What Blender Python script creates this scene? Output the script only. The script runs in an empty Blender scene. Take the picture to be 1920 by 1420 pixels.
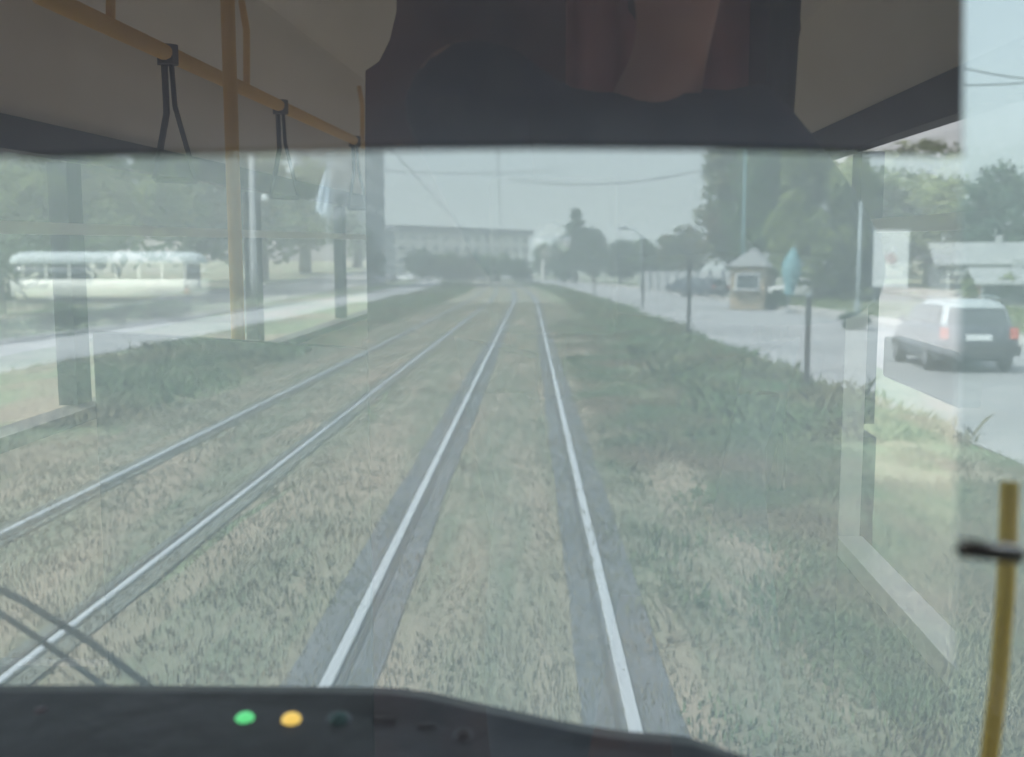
import bpy, bmesh, math, random
from mathutils import Vector, Matrix, Euler, noise
random.seed(7)
R = math.radians
D = bpy.data
SC = bpy.context.scene
COL = SC.collection

# ------------------------------------------------------------------ camera
F = 2059.0                                   # focal length in pixels of a 1920 px wide picture
CAM = Vector((0, 0, 1.974))
ROT = Euler((R(90) - math.atan(202 / F), 0, math.atan(33 / F)))
cd = D.cameras.new('camera'); cam = D.objects.new('camera', cd); COL.objects.link(cam)
cam.location = CAM; cam.rotation_euler = ROT
cd.sensor_width = 36; cd.lens = 36 * F / 1920
cd.clip_start = 0.02; cd.clip_end = 6000
cd.dof.use_dof = True; cd.dof.focus_distance = 3.0; cd.dof.aperture_fstop = 3.3
SC.camera = cam
RM = ROT.to_matrix()
# ------------------------------------------------------------------ light
w = D.worlds.new('World'); SC.world = w; w.use_nodes = True
nt = w.node_tree; nt.nodes.clear()
sky = nt.nodes.new('ShaderNodeTexSky'); sky.sky_type = 'NISHITA'; sky.sun_disc = False
SUN_EL, SUN_AZ = R(52), R(240)
sky.sun_elevation = SUN_EL; sky.sun_rotation = SUN_AZ
sky.air_density = 1.0; sky.dust_density = 4.0; sky.ozone_density = 1.5; sky.altitude = 100
bg = nt.nodes.new('ShaderNodeBackground'); bg.inputs[1].default_value = 0.15
ou = nt.nodes.new('ShaderNodeOutputWorld')
hs = nt.nodes.new('ShaderNodeHueSaturation'); hs.inputs['Saturation'].default_value = .45      # thin white overcast
nt.links.new(sky.outputs[0], hs.inputs['Color']); nt.links.new(hs.outputs[0], bg.inputs[0]); nt.links.new(bg.outputs[0], ou.inputs[0])
sl = D.lights.new('sun', 'SUN'); sl.energy = 2.0; sl.angle = R(10); sl.color = (1, .95, .87)
so = D.objects.new('sun', sl); COL.objects.link(so)
sd = Vector((math.sin(SUN_AZ) * math.cos(SUN_EL), math.cos(SUN_AZ) * math.cos(SUN_EL), math.sin(SUN_EL)))
so.rotation_euler = sd.to_track_quat('Z', 'Y').to_euler(); so.location = (0, -10, 40)
SC.render.engine = 'CYCLES'
SC.view_settings.view_transform = 'Standard'; SC.view_settings.look = 'None'
SC.view_settings.exposure = 1.36; SC.view_settings.gamma = 1.0
SC.cycles.transparent_max_bounces = 24
SC.cycles.max_bounces = 10
SC.cycles.volume_bounces = 1

# ------------------------------------------------------------------ helpers
def P(px, py, Y):
    """world point on the ray of picture pixel (px, py) at distance Y ahead"""
    v = RM @ Vector(((px - 960) / F, -(py - 710) / F, -1))
    return CAM + v * (Y / v.y)
def G(px, py, z=0.0):
    v = RM @ Vector(((px - 960) / F, -(py - 710) / F, -1))
    return CAM + v * ((z - CAM.z) / v.z)
def bend(y):
    return -3.0 * (max(0, y - 60) / 100) ** 2 if y < 200 else -5.88 - 0.084 * (y - 200)

def tag(o, label=None, cat=None, group=None, kind=None):
    if label: o['label'] = label
    if cat: o['category'] = cat
    if group: o['group'] = group
    if kind: o['kind'] = kind
    return o
def empty(name, loc, label, cat, group=None, rz=0, kind=None):
    o = D.objects.new(name, None); COL.objects.link(o)
    o.location = loc; o.rotation_euler = (0, 0, rz)
    o.empty_display_size = .2
    return tag(o, label, cat, group, kind)
class MB:
    def __init__(s): s.bm = bmesh.new()
    def quad(s, pts):
        s.bm.faces.new([s.bm.verts.new(p) for p in pts]); return s
    def box(s, c, d, rot=None, bev=0):
        r = bmesh.ops.create_cube(s.bm, size=1)
        vs = r['verts']
        M = Matrix.Translation(Vector(c)) @ (rot.to_matrix().to_4x4() if rot else Matrix()) @ Matrix.Diagonal((*d, 1))
        bmesh.ops.transform(s.bm, matrix=M, verts=vs)
        if bev:
            es = list({e for v in vs for e in v.link_edges})
            bmesh.ops.bevel(s.bm, geom=es, offset=bev, segments=2, affect='EDGES', profile=.5)
        return s
    def tube(s, pts, r, n=10, r2=None, cap=True):
        pts = [Vector(p) for p in pts]; rings = []
        for i, p in enumerate(pts):
            t = (pts[min(i + 1, len(pts) - 1)] - pts[max(i - 1, 0)]).normalized()
            a = t.orthogonal().normalized() if i == 0 else (a - t * a.dot(t)).normalized()
            b = t.cross(a)
            rr = r if r2 is None else r + (r2 - r) * i / (len(pts) - 1)
            if isinstance(r, (list, tuple)): rr = r[i]
            rings.append([s.bm.verts.new(p + (a * math.cos(k * 2 * math.pi / n) + b * math.sin(k * 2 * math.pi / n)) * rr) for k in range(n)])
        for u, v in zip(rings, rings[1:]):
            for k in range(n): s.bm.faces.new((u[k], u[(k + 1) % n], v[(k + 1) % n], v[k]))
        if cap: s.bm.faces.new(rings[0][::-1]); s.bm.faces.new(rings[-1])
        return s
    def disc(s, c, ax, r, th, n=24, bev=0):
        ax = Vector(ax).normalized(); c = Vector(c)
        return s.tube([c - ax * th / 2, c + ax * th / 2], r, n)
    def ball(s, c, r, sub=2, sc=(1, 1, 1)):
        q = bmesh.ops.create_icosphere(s.bm, subdivisions=sub, radius=r)
        bmesh.ops.transform(s.bm, matrix=Matrix.Translation(Vector(c)) @ Matrix.Diagonal((*sc, 1)), verts=q['verts']); return s
    def prism(s, pts, off):
        off = Vector(off); a = [s.bm.verts.new(p) for p in pts]; b = [s.bm.verts.new(Vector(p) + off) for p in pts]; n = len(a)
        s.bm.faces.new(a); s.bm.faces.new(b[::-1])
        for k in range(n): s.bm.faces.new((a[k], b[k], b[(k + 1) % n], a[(k + 1) % n]))
        return s
    def loft(s, rings, caps=True):
        rr = [[s.bm.verts.new(p) for p in r] for r in rings]; n = len(rr[0])
        for u, v in zip(rr, rr[1:]):
            for k in range(n): s.bm.faces.new((u[k], u[(k + 1) % n], v[(k + 1) % n], v[k]))
        if caps: s.bm.faces.new(rr[0][::-1]); s.bm.faces.new(rr[-1])
        return s
    def build(s, name, m, parent=None, smooth=False, label=None):
        bmesh.ops.recalc_face_normals(s.bm, faces=s.bm.faces)
        me = D.meshes.new(name); s.bm.to_mesh(me); s.bm.free()
        me.materials.append(m)
        o = D.objects.new(name, me); COL.objects.link(o)
        if parent: o.parent = parent
        if smooth:
            for p in me.polygons: p.use_smooth = True
        if label: o['label'] = label
        return o
def copy_tree(o, parent=None):
    c = o.copy(); COL.objects.link(c); c.parent = parent
    for ch in list(o.children): copy_tree(ch, c)
    return c

def mat(name, c1, c2=None, scale=4, rough=.7, metal=0, bump=0, stretch=(1, 1, 1), detail=4, c3=None, scale3=1, trans=0, spec=.4, lo=.35, hi=.65):
    m = D.materials.new(name); m.use_nodes = True; t = m.node_tree; n = t.nodes; l = t.links
    b = n['Principled BSDF']; b.inputs['Roughness'].default_value = rough; b.inputs['Metallic'].default_value = metal
    b.inputs['Specular IOR Level'].default_value = spec
    c2 = c2 or tuple(x * .8 for x in c1)
    tc = n.new('ShaderNodeTexCoord'); mp = n.new('ShaderNodeMapping'); mp.inputs['Scale'].default_value = stretch
    l.new(tc.outputs['Object'], mp.inputs[0])
    nz = n.new('ShaderNodeTexNoise'); nz.inputs['Scale'].default_value = scale; nz.inputs['Detail'].default_value = detail
    l.new(mp.outputs[0], nz.inputs['Vector'])
    cr = n.new('ShaderNodeValToRGB'); cr.color_ramp.elements[0].position = lo; cr.color_ramp.elements[1].position = hi
    cr.color_ramp.elements[0].color = (*c1, 1); cr.color_ramp.elements[1].color = (*c2, 1)
    l.new(nz.outputs[0], cr.inputs[0]); out = cr.outputs[0]
    if c3:
        n3 = n.new('ShaderNodeTexNoise'); n3.inputs['Scale'].default_value = scale3; n3.inputs['Detail'].default_value = 3
        l.new(mp.outputs[0], n3.inputs['Vector'])
        r3 = n.new('ShaderNodeValToRGB'); r3.color_ramp.elements[0].position = .45; r3.color_ramp.elements[1].position = .62
        l.new(n3.outputs[0], r3.inputs[0])
        mx = n.new('ShaderNodeMix'); mx.data_type = 'RGBA'; l.new(r3.outputs[0], mx.inputs[0])
        l.new(out, mx.inputs[6]); mx.inputs[7].default_value = (*c3, 1); out = mx.outputs[2]
    l.new(out, b.inputs['Base Color'])
    if bump:
        bp = n.new('ShaderNodeBump'); bp.inputs['Strength'].default_value = bump; bp.inputs['Distance'].default_value = .05
        l.new(nz.outputs[0], bp.inputs['Height']); l.new(bp.outputs[0], b.inputs['Normal'])
    if trans:
        ts = n.new('ShaderNodeBsdfTranslucent'); l.new(out, ts.inputs[0])
        ms = n.new('ShaderNodeMixShader'); ms.inputs[0].default_value = trans
        l.new(b.outputs[0], ms.inputs[1]); l.new(ts.outputs[0], ms.inputs[2]); l.new(ms.outputs[0], n['Material Output'].inputs[0])
    return m
def glass_mat(name, refl, dust, dustcol=(.8, .85, .85), scale=3):
    """thin pane: see-through, part mirror, with a film of dust that catches the daylight"""
    m = D.materials.new(name); m.use_nodes = True; t = m.node_tree; n = t.nodes; l = t.links; n.clear()
    tr = n.new('ShaderNodeBsdfTransparent'); gl = n.new('ShaderNodeBsdfGlossy'); gl.inputs['Roughness'].default_value = 0.0
    m1 = n.new('ShaderNodeMixShader'); m1.inputs[0].default_value = refl
    l.new(tr.outputs[0], m1.inputs[1]); l.new(gl.outputs[0], m1.inputs[2]); last = m1
    if dust:
        tl = n.new('ShaderNodeBsdfTranslucent'); tl.inputs[0].default_value = (*dustcol, 1)
        tc = n.new('ShaderNodeTexCoord'); nz = n.new('ShaderNodeTexNoise'); nz.inputs['Scale'].default_value = scale; nz.inputs['Detail'].default_value = 3
        l.new(tc.outputs['Object'], nz.inputs['Vector'])
        mr = n.new('ShaderNodeMapRange'); mr.inputs[1].default_value = .3; mr.inputs[2].default_value = .7
        mr.inputs[3].default_value = dust * .85; mr.inputs[4].default_value = dust * 1.15
        l.new(nz.outputs[0], mr.inputs[0])
        m2 = n.new('ShaderNodeMixShader'); l.new(mr.outputs[0], m2.inputs[0])
        l.new(m1.outputs[0], m2.inputs[1]); l.new(tl.outputs[0], m2.inputs[2]); last = m2
    o = n.new('ShaderNodeOutputMaterial'); l.new(last.outputs[0], o.inputs[0])
    return m
def emit_mat(name, col, s):
    m = D.materials.new(name); m.use_nodes = True; b = m.node_tree.nodes['Principled BSDF']
    b.inputs['Base Color'].default_value = (*col, 1); b.inputs['Emission Color'].default_value = (*col, 1)
    b.inputs['Emission Strength'].default_value = s; b.inputs['Roughness'].default_value = .25
    return m

M = {}
M['grass'] = mat('grass_ground', (.12, .185, .095), (.215, .25, .145), 3.0, .95, bump=.4, c3=(.25, .215, .155), scale3=.6, stretch=(1.3, .5, 1), detail=8)
M['bed'] = mat('track_grass', (.15, .175, .115), (.23, .22, .16), 5, .95, bump=.4, c3=(.30, .25, .185), scale3=.8, stretch=(1.8, .2, 1), detail=8)
M['strip'] = mat('track_concrete', (.10, .11, .12), (.145, .15, .155), 6, .85, bump=.3, stretch=(1, .3, 1), detail=8)
M['strip2'] = mat('overgrown_concrete', (.125, .14, .13), (.18, .185, .15), 3, .9, stretch=(1, .3, 1), detail=8)
M['rail'] = mat('rail_steel', (.74, .76, .77), (.68, .70, .72), 8, .38, metal=.55, stretch=(3, .1, 1))
M['railside'] = mat('rail_rust', (.085, .08, .078), (.06, .058, .058), 12, .8)
M['road'] = mat('asphalt', (.31, .32, .33), (.40, .39, .385), .8, .85, bump=.15, detail=9, c3=(.27, .27, .275), scale3=.15)
M['kerb'] = mat('kerb_stone', (.42, .41, .40), (.34, .33, .32), 3, .85)
M['pave'] = mat('paving', (.40, .38, .35), (.48, .45, .42), 1.5, .85)
M['weed'] = mat('weed', (.135, .235, .12), (.22, .29, .155), .8, .8, trans=.5, c3=(.24, .22, .13), scale3=.25)
M['tuft'] = mat('tuft', (.17, .20, .11), (.28, .27, .17), 1.2, .85, trans=.2)
M['verge'] = mat('verge_grass', (.14, .225, .12), (.23, .27, .16), 1.0, .85, trans=.5, c3=(.29, .24, .17), scale3=.5)
M['bedtuft'] = mat('bed_tuft', (.18, .20, .125), (.28, .26, .185), 2.2, .95, trans=.3, c3=(.34, .285, .20), scale3=.5)
M['leaf1'] = mat('leaf_green', (.055, .115, .045), (.12, .18, .07), .7, .7, trans=.3)
M['leaf2'] = mat('leaf_olive', (.09, .125, .05), (.13, .15, .06), .6, .7, trans=.3, c3=(.17, .13, .07), scale3=.4)
M['leaf3'] = mat('leaf_bluish', (.045, .09, .06), (.075, .125, .075), .8, .7, trans=.25)
M['leaf4'] = mat('leaf_yellowish', (.14, .19, .06), (.20, .24, .08), .8, .7, trans=.3)
M['bark'] = mat('bark', (.10, .085, .07), (.16, .14, .12), 6, .9, bump=.5, stretch=(1, 1, .2))
M['concrete'] = mat('concrete', (.42, .43, .43), (.34, .35, .36), 1.2, .85, bump=.1)
M['tower'] = mat('block_panel', (.21, .23, .25), (.25, .27, .29), .15, .85)
M['render'] = mat('pale_render', (.70, .67, .62), (.60, .58, .54), .2, .85)
M['roofd'] = mat('dark_roofing', (.14, .15, .16), (.19, .19, .20), .3, .8)
M['roofg'] = mat('grey_roofing', (.30, .31, .32), (.36, .37, .37), .8, .8)
M['wglass'] = mat('window_glass', (.05, .06, .07), (.10, .12, .13), .3, .15, spec=.8)
M['steel'] = mat('galvanised', (.35, .40, .41), (.28, .33, .34), 3, .5, metal=.3)
M['teal'] = mat('teal_paint', (.13, .24, .25), (.10, .20, .21), 3, .5)
M['dark'] = mat('dark_paint', (.05, .05, .055), (.08, .075, .07), 5, .6)
M['white'] = mat('white_paint', (.75, .77, .78), (.66, .68, .70), 2, .5)
M['busroof'] = mat('bus_roof_paint', (.52, .57, .58), (.48, .53, .54), .6, .5)
M['cream'] = mat('cream_paint', (.72, .72, .66), (.64, .64, .58), 1, .4)
M['redp'] = mat('red_paint', (.55, .08, .06), (.45, .06, .05), 3, .5)
M['brick'] = mat('brick', (.30, .13, .09), (.24, .11, .08), 2, .85)
M['orange'] = mat('orange_paint', (.36, .28, .19), (.22, .21, .16), 1.5, .7)
M['cyan'] = mat('turquoise_cloth', (.16, .32, .34), (.13, .27, .30), 2, .7)
M['bluew'] = mat('pale_blue_cloth', (.50, .60, .72), (.60, .68, .76), 1.5, .7)
M['carb'] = mat('car_grey_paint', (.10, .115, .14), (.12, .135, .16), 1, .28, metal=.4, spec=.6)
M['carlit'] = mat('car_lit_paint', (.42, .46, .48), (.38, .42, .44), 1, .3)  # paler copy for cabin and roof, reflected light put into the colour
M['carw'] = mat('car_white_paint', (.72, .73, .74), (.68, .69, .70), 1, .3)
M['card'] = mat('car_dark_paint', (.06, .07, .09), (.05, .06, .08), 1, .3)
M['tyre'] = mat('rubber', (.02, .02, .02), (.03, .03, .03), 8, .85)
M['rim'] = mat('alloy', (.5, .5, .52), (.4, .4, .42), 8, .35, metal=.8)
M['lampred'] = emit_mat('tail_lamp_lens', (.55, .12, .08), .05)
M['sigred'] = emit_mat('signal_red', (.95, .12, .06), 1.2)
# interior
M['ceil'] = mat('ceiling_laminate', (.84, .79, .71), (.79, .74, .66), .6, .6)
M['wallp'] = mat('wall_laminate', (.55, .47, .36), (.50, .43, .33), 1.2, .55)
M['floor'] = mat('floor_rubber', (.36, .34, .31), (.42, .40, .36), 5, .7)
M['frame'] = mat('window_rubber', (.03, .032, .035), (.045, .045, .05), 6, .6)
M['trim'] = mat('cream_trim', (.80, .78, .70), (.72, .70, .62), 3, .4)
M['yellow'] = mat('yellow_enamel', (.85, .50, .06), (.75, .43, .05), 4, .45)
M['yellow2'] = mat('yellow_grip', (.80, .58, .12), (.72, .50, .09), 4, .45)
M['strap'] = mat('strap_leather', (.03, .032, .036), (.05, .05, .05), 8, .7)
M['dash'] = mat('dash_enamel', (.016, .017, .022), (.03, .03, .038), 14, .5, bump=.2)
M['blind'] = mat('blind_cloth', (.42, .45, .60), (.47, .50, .65), 30, .9)
M['chrome'] = mat('chrome', (.6, .62, .65), (.5, .52, .55), 8, .2, metal=1)
M['curt'] = mat('curtain_cloth', (.40, .15, .14), (.32, .12, .12), 6, .9)
M['darkp'] = mat('dark_panel', (.08, .065, .09), (.20, .085, .08), 3.0, .7)
M['seat'] = mat('seat_vinyl', (.22, .13, .10), (.19, .115, .09), 4, .5)
M['navy'] = mat('navy_cloth', (.022, .03, .06), (.035, .045, .08), 6, .9, bump=.3)
M['skin'] = mat('skin', (.50, .25, .19), (.44, .21, .16), 6, .55)
M['lip'] = mat('lip', (.40, .17, .14), (.36, .15, .12), 6, .5)
M['hair'] = mat('hair', (.02, .015, .012), (.035, .025, .02), 20, .6)
M['trouser'] = mat('trousers', (.05, .06, .09), (.06, .07, .10), 6, .9)
M['pane'] = glass_mat('partition_glass', .45, .03, (.80, .86, .88), 2)
M['screen'] = glass_mat('windscreen_glass', .03, .41, (.74, .93, .95), 1.3)  # dust film also carries the washed-out veil, put into its amount and colour
M['sideglass'] = glass_mat('side_window_glass', .06, .03)

for nd in M['screen'].node_tree.nodes:
    if nd.type == 'BSDF_TRANSPARENT': nd.inputs[0].default_value = (.88, .985, 1.0, 1)      # faintly blue-green laminated glass
M['tint'] = glass_mat('tinted_glass', .04, .03)
for nd in M['tint'].node_tree.nodes:
    if nd.type == 'BSDF_TRANSPARENT': nd.inputs[0].default_value = (.62, .64, .63, 1)

for k in ('weed', 'tuft', 'bedtuft', 'verge'):
    t = M[k].node_tree; cx = t.nodes.new('ShaderNodeCombineXYZ'); ge = t.nodes.new('ShaderNodeNewGeometry'); vm = t.nodes.new('ShaderNodeVectorMath'); vm.operation = 'MULTIPLY_ADD'
    cx.inputs[2].default_value = 1.0; vm.inputs[1].default_value = (.35, .35, .35)
    t.links.new(ge.outputs['Normal'], vm.inputs[0]); t.links.new(cx.outputs[0], vm.inputs[2])
    vn = t.nodes.new('ShaderNodeVectorMath'); vn.operation = 'NORMALIZE'; t.links.new(vm.outputs[0], vn.inputs[0])
    for nd in t.nodes:
        if nd.type in ('BSDF_PRINCIPLED', 'BSDF_TRANSLUCENT'): t.links.new(vn.outputs[0], nd.inputs['Normal'])
        if nd.type == 'MIX_SHADER': nd.inputs[0].default_value = .12
# ------------------------------------------------------------------ ground, roads, tracks
def strip(name, x0, x1, y0, y1, z, m, kind='structure', parent=None, step=6, jag=0, wob=0):
    mb = MB(); prev = None; y = y0
    nx = 1
    while True:
        j0 = jag * noise.noise(Vector((y * .15, x0, 0))) + wob * noise.noise(Vector((y * 1.1, x0, 3)))
        j1 = jag * noise.noise(Vector((y * .15, x1, 0))) + wob * noise.noise(Vector((y * 1.1, x1, 3)))
        a = mb.bm.verts.new((x0 + bend(y) + j0, y, z)); b = mb.bm.verts.new((x1 + bend(y) + j1, y, z))
        if prev: mb.bm.faces.new((prev[0], prev[1], b, a))
        prev = (a, b)
        if y >= y1: break
        y = min(y + step, y1)
    o = mb.build(name, m, parent)
    if kind: o['kind'] = kind
    return o
mb = MB()
NX, NY = 70, 90
xs = [(-1 if t < 0 else 1) * (abs(t) ** 2.6) * 1500 for t in [(i / NX) * 2 - 1 for i in range(NX + 1)]]
ys = [-120 + 420 * (j / 70) for j in range(71)] + [340, 400, 500, 700, 1000, 1500, 2500, 4000]
gv = []
for y in ys:
    row = []
    for x in xs:
        z = -.035
        row.append(mb.bm.verts.new((x, y, z)))
    gv.append(row)
for j in range(len(ys) - 1):
    for i in range(NX): mb.bm.faces.new((gv[j][i], gv[j][i + 1], gv[j + 1][i + 1], gv[j + 1][i]))
tag(mb.build('ground', M['grass']), kind='structure')
strip('path', -.256 - 2.0, -.256 + 2.0, -60, 260, -.026, M['bed'], jag=.5, wob=.22, step=.7).name = 'grass_track_bed'
strip('grass_track_bed', -3.28 - 1.9, -3.28 + .95, -60, 260, -.030, M['bed'], jag=.5, wob=.22, step=.7)
strip('road', 5.1, 12.6, -90, 230, -.020, M['road'], jag=.3, wob=.12, step=1.5)
strip('road', -14.2, -10.2, -90, 230, -.020, M['road'], jag=.5, wob=.12, step=1.5)
# cross street at the far end
mb = MB(); mb.quad([(-90, 231, -.016), (120, 231, -.016), (120, 246, -.016), (-90, 246, -.016)])
tag(mb.build('road', M['road']), kind='structure')
def kerb(x, w_, y0, y1, h=.11):
    mb = MB(); prev = None; y = y0
    while True:
        c = x + bend(y)
        r = [mb.bm.verts.new(p) for p in ((c, y, -.05), (c, y, h), (c + w_, y, h), (c + w_, y, -.05))]
        if prev:
            for k in range(3): mb.bm.faces.new((prev[k], prev[k + 1], r[k + 1], r[k]))
        prev = r
        if y >= y1: break
        y += 5
    return tag(mb.build('kerb', M['kerb']), kind='structure')
kerb(12.62, .15, -90, 228); kerb(-14.4, .15, -90, 228)
strip('pavement', 13.0, 15.4, -90, 229, -.012, M['pave'], jag=.3, wob=.1, step=2)

def track(cx, label, sw=.225, sm='strip'):
    t = empty('tram_track', (cx, 0, 0), label, 'tram track')
    for s in (-1, 1):
        strip('concrete_strip', s * .7175 - sw, s * .7175 + sw, -60, 260, -.016, M[sm], None, t, step=.8, wob=.025)
    for s in (-1, 1):
        mb = MB(); prev = None; y = -60; c0 = s * .7175
        rw = .031 if sw > .2 else .023
        ring = [(-rw, -.03), (-rw, .002), (-rw + .006, .007), (rw - .006, .007), (rw, .002), (rw, -.03)]
        while y <= 260:
            c = c0 + bend(y)
            r = [mb.bm.verts.new((c + a, y, b)) for a, b in ring]
            if prev:
                for k in range(5): mb.bm.faces.new((prev[k], prev[k + 1], r[k + 1], r[k]))
            prev = r; y += 4
        rl = mb.build('rail', M['rail'], t)
        strip('flange_groove', c0 - s * .07 - .012, c0 - s * .07 + .012, -60, 260, -.011, M['railside'], None, t, step=4)
    return t
track(-.256, 'tram track straight ahead under the cab, two bright rails in grey strips')
track(-3.28, 'second tram track left of the one ahead, thinner rails in grass', .15, 'strip2')

# ------------------------------------------------------------------ grass and weeds
def blades(name, pts, hmin, hmax, wd, m, n=5, spread=.15, par=None):
    mb = MB(); bm = mb.bm
    for (x, y) in pts:
        s = random.uniform(.6, 1.3) * (.75 + 1.3 * max(-.4, noise.noise(Vector((x * .9, y * .35, 9)))))
        for k in range(n):
            a = random.uniform(0, 6.283); h = random.uniform(hmin, hmax) * s
            bx = x + random.gauss(0, spread); by = y + random.gauss(0, spread)
            lean = random.uniform(.3, 1.3) * h; wx = math.cos(a) * wd; wy = math.sin(a) * wd
            lx, ly = -math.sin(a) * lean, math.cos(a) * lean
            v = [bm.verts.new(p) for p in ((bx - wx, by - wy, -.04), (bx + wx, by + wy, -.04), (bx + wx * .7 + lx * .5, by + wy * .7 + ly * .5, h * .65), (bx + lx, by + ly, h), (bx - wx * .7 + lx * .5, by - wy * .7 + ly * .5, h * .65))]
            bm.faces.new(v)
    return tag(mb.build(name, m), kind='stuff')
def scatter(n, x0, x1, y0, y1, pw=2.0, thr=None, sc=.25):
    out = []
    while len(out) < n:
        t = random.random() ** pw; y = y0 + (y1 - y0) * t
        x = random.uniform(x0, x1)
        if thr is not None and noise.noise(Vector((x * sc * 2, y * sc, 5))) < thr: continue
        out.append((x + bend(y), y))
    return out
tag(blades('tall_weeds', scatter(9500, 2.6, 5.0, 13, 190, 1.4, None), .05, .24, .020, M['weed'], 5, .18), 'tall dark green weeds along the right road verge', 'weeds')
tag(blades('tall_weeds', scatter(9500, -9.9, -5.5, 14, 190, 1.5, None), .04, .20, .020, M['weed'], 5, .2), 'dark green tall grass on the strip beside the left road', 'weeds')
tag(blades('grass', scatter(16000, .9, 5.0, 3.3, 45, 1.7, -.2, .6), .015, .075, .008, M['verge'], 7, .14), 'rough green grass on the verge right of the near track', 'grass')
tag(blades('grass', scatter(30000, -7.0, 3.0, 3.3, 70, 1.5, None), .005, .020, .005, M['bedtuft'], 6, .12), 'short dry grass between and around the tram rails', 'grass')
tag(blades('grass', scatter(3500, -60, -14.6, 30, 130, 1.2, -.2, .1), .10, .35, .05, M['weed'], 6, .4), 'rough green grass beyond the left road', 'grass')
tag(blades('grass', scatter(2500, 15.5, 50, 24, 130, 1.2, -.2, .1), .10, .35, .05, M['leaf4'], 6, .4), 'yellow green grass beyond the right pavement', 'grass')

# ------------------------------------------------------------------ trees
def crown_mesh(rx, rz, cz, n, size, blobs, seed, cone=False):
    rnd = random.Random(seed); mb = MB(); bm = mb.bm; cs = []
    for i in range(blobs):
        if cone:
            t = rnd.random() ** .8; zz = cz - rz + 2 * rz * t; rr = rx * (1 - t) * rnd.uniform(.4, 1.0); a = rnd.uniform(0, 6.283)
            cs.append((Vector((math.cos(a) * rr, math.sin(a) * rr, zz)), rx * (.16 + .34 * (1 - t))))
        else:
            while True:
                v = Vector((rnd.uniform(-1, 1), rnd.uniform(-1, 1), rnd.uniform(-1, 1)))
                if .35 < v.length < 1: break
            cs.append((Vector((v.x * rx * .85, v.y * rx * .85, cz + v.z * rz * .85)), rx * rnd.uniform(.16, .38)))
    for i in range(n):
        c, r = rnd.choice(cs)
        d = Vector((rnd.gauss(0, 1), rnd.gauss(0, 1), rnd.gauss(0, .8))).normalized() * r * rnd.uniform(.55, 1.12)
        p = c + d; s = size * rnd.uniform(.5, 1.4)
        nrm = (d.normalized() + Vector((rnd.uniform(-.8, .8), rnd.uniform(-.8, .8), rnd.uniform(-.8, .8)))).normalized()
        u = nrm.orthogonal().normalized(); u.rotate(Matrix.Rotation(rnd.uniform(0, 6.28), 3, nrm)); v = nrm.cross(u)
        bm.faces.new([bm.verts.new(p + u * s), bm.verts.new(p + v * s * .55), bm.verts.new(p - u * s), bm.verts.new(p - v * s * .55)])
    return mb
def trunk_mesh(h, r, cz, rx, seed):
    rnd = random.Random(seed); mb = MB()
    top = Vector((rnd.uniform(-.2, .2), rnd.uniform(-.2, .2), cz))
    mb.tube([(0, 0, -.1), (rnd.uniform(-.05, .05), 0, h * .25), (top.x * .6, top.y * .6, h * .5), top], [r * 1.25, r, r * .8, r * .35], 8)
    for k in range(7):
        a = k * .9 + rnd.uniform(-.3, .3); z0 = h * rnd.uniform(.3, .6)
        e = Vector((math.cos(a) * rx * .65, math.sin(a) * rx * .65, z0 + rx * rnd.uniform(.4, .9)))
        s0 = Vector((top.x * .5, top.y * .5, z0)); mb.tube([s0, s0.lerp(e, .5) + Vector((0, 0, .15)), e], [r * .45, r * .3, r * .12], 6)
    return mb
PROTO = {}
def tree_proto(kind, leaf, rx, rz, h, n, size, blobs, cone=False, name='tree', tr=.22):
    o = empty(name, (0, 0, 0), None, None)
    cz = h - rz
    trunk_mesh(h, tr, cz if not cone else h * .9, rx * (1 if not cone else .4), len(PROTO) + 3).build('trunk', M['bark'], o, True)
    crown_mesh(rx, rz, cz, n, size, blobs, len(PROTO) * 7 + 1, cone).build('crown', M[leaf], o)
    PROTO[kind] = [o, h, rx, True]
tree_proto('round', 'leaf1', 3.6, 5.1, 11, 11000, .21, 60, name='broadleaf_tree')
tree_proto('tall', 'leaf2', 3.2, 6.0, 13, 11000, .21, 64, name='broadleaf_tree')
tree_proto('blue', 'leaf3', 3.4, 4.75, 10, 9000, .23, 56, name='broadleaf_tree')
tree_proto('light', 'leaf4', 3.4, 4.8, 10, 11000, .21, 60, name='broadleaf_tree')
tree_proto('cone', 'leaf3', 2.6, 5.4, 12, 8000, .22, 60, True, name='conifer_tree')
def shrub_proto(kind, leaf, n, size):
    o = empty('shrub', (0, 0, 0), None, None)
    mb = MB()
    for k in range(7):
        a = k * .9; mb.tube([(0, 0, -.05), (math.cos(a) * .25, math.sin(a) * .25, .5), (math.cos(a) * .6, math.sin(a) * .6, 1.0)], [.04, .03, .012], 5)
    mb.build('stem', M['bark'], o)
    crown_mesh(1.15, .62, .66, n, size, 22, 77 + len(PROTO)).build('foliage', M[leaf], o)
    PROTO[kind] = [o, 1.35, 1.1, True]
shrub_proto('shrub', 'leaf1', 3000, .09)
shrub_proto('shrubd', 'leaf3', 3000, .10)
shrub_proto('shruby', 'leaf4', 3000, .09)
def plant(kind, loc, h, w_, label, cat, group, rz=None):
    p = PROTO[kind]; o = p[0]
    if p[3]: p[3] = False
    else:
        o = copy_tree(p[0])
    o.location = loc; s = h / p[1]; q = w_ / (2 * p[2])
    o.scale = (q, q, s); o.rotation_euler = (0, 0, random.uniform(0, 6.28) if rz is None else rz)
    tag(o, label, cat, group); return o
def tree_px(kind, px, top, dist, wpx, label, group, base=0, cat='tree'):
    p = P(px, top, dist); h = p.z - base
    return plant(kind, (p.x, dist, base), h, wpx / F * dist, label, cat, group)
LT = 'trees standing beyond the left road'
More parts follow.
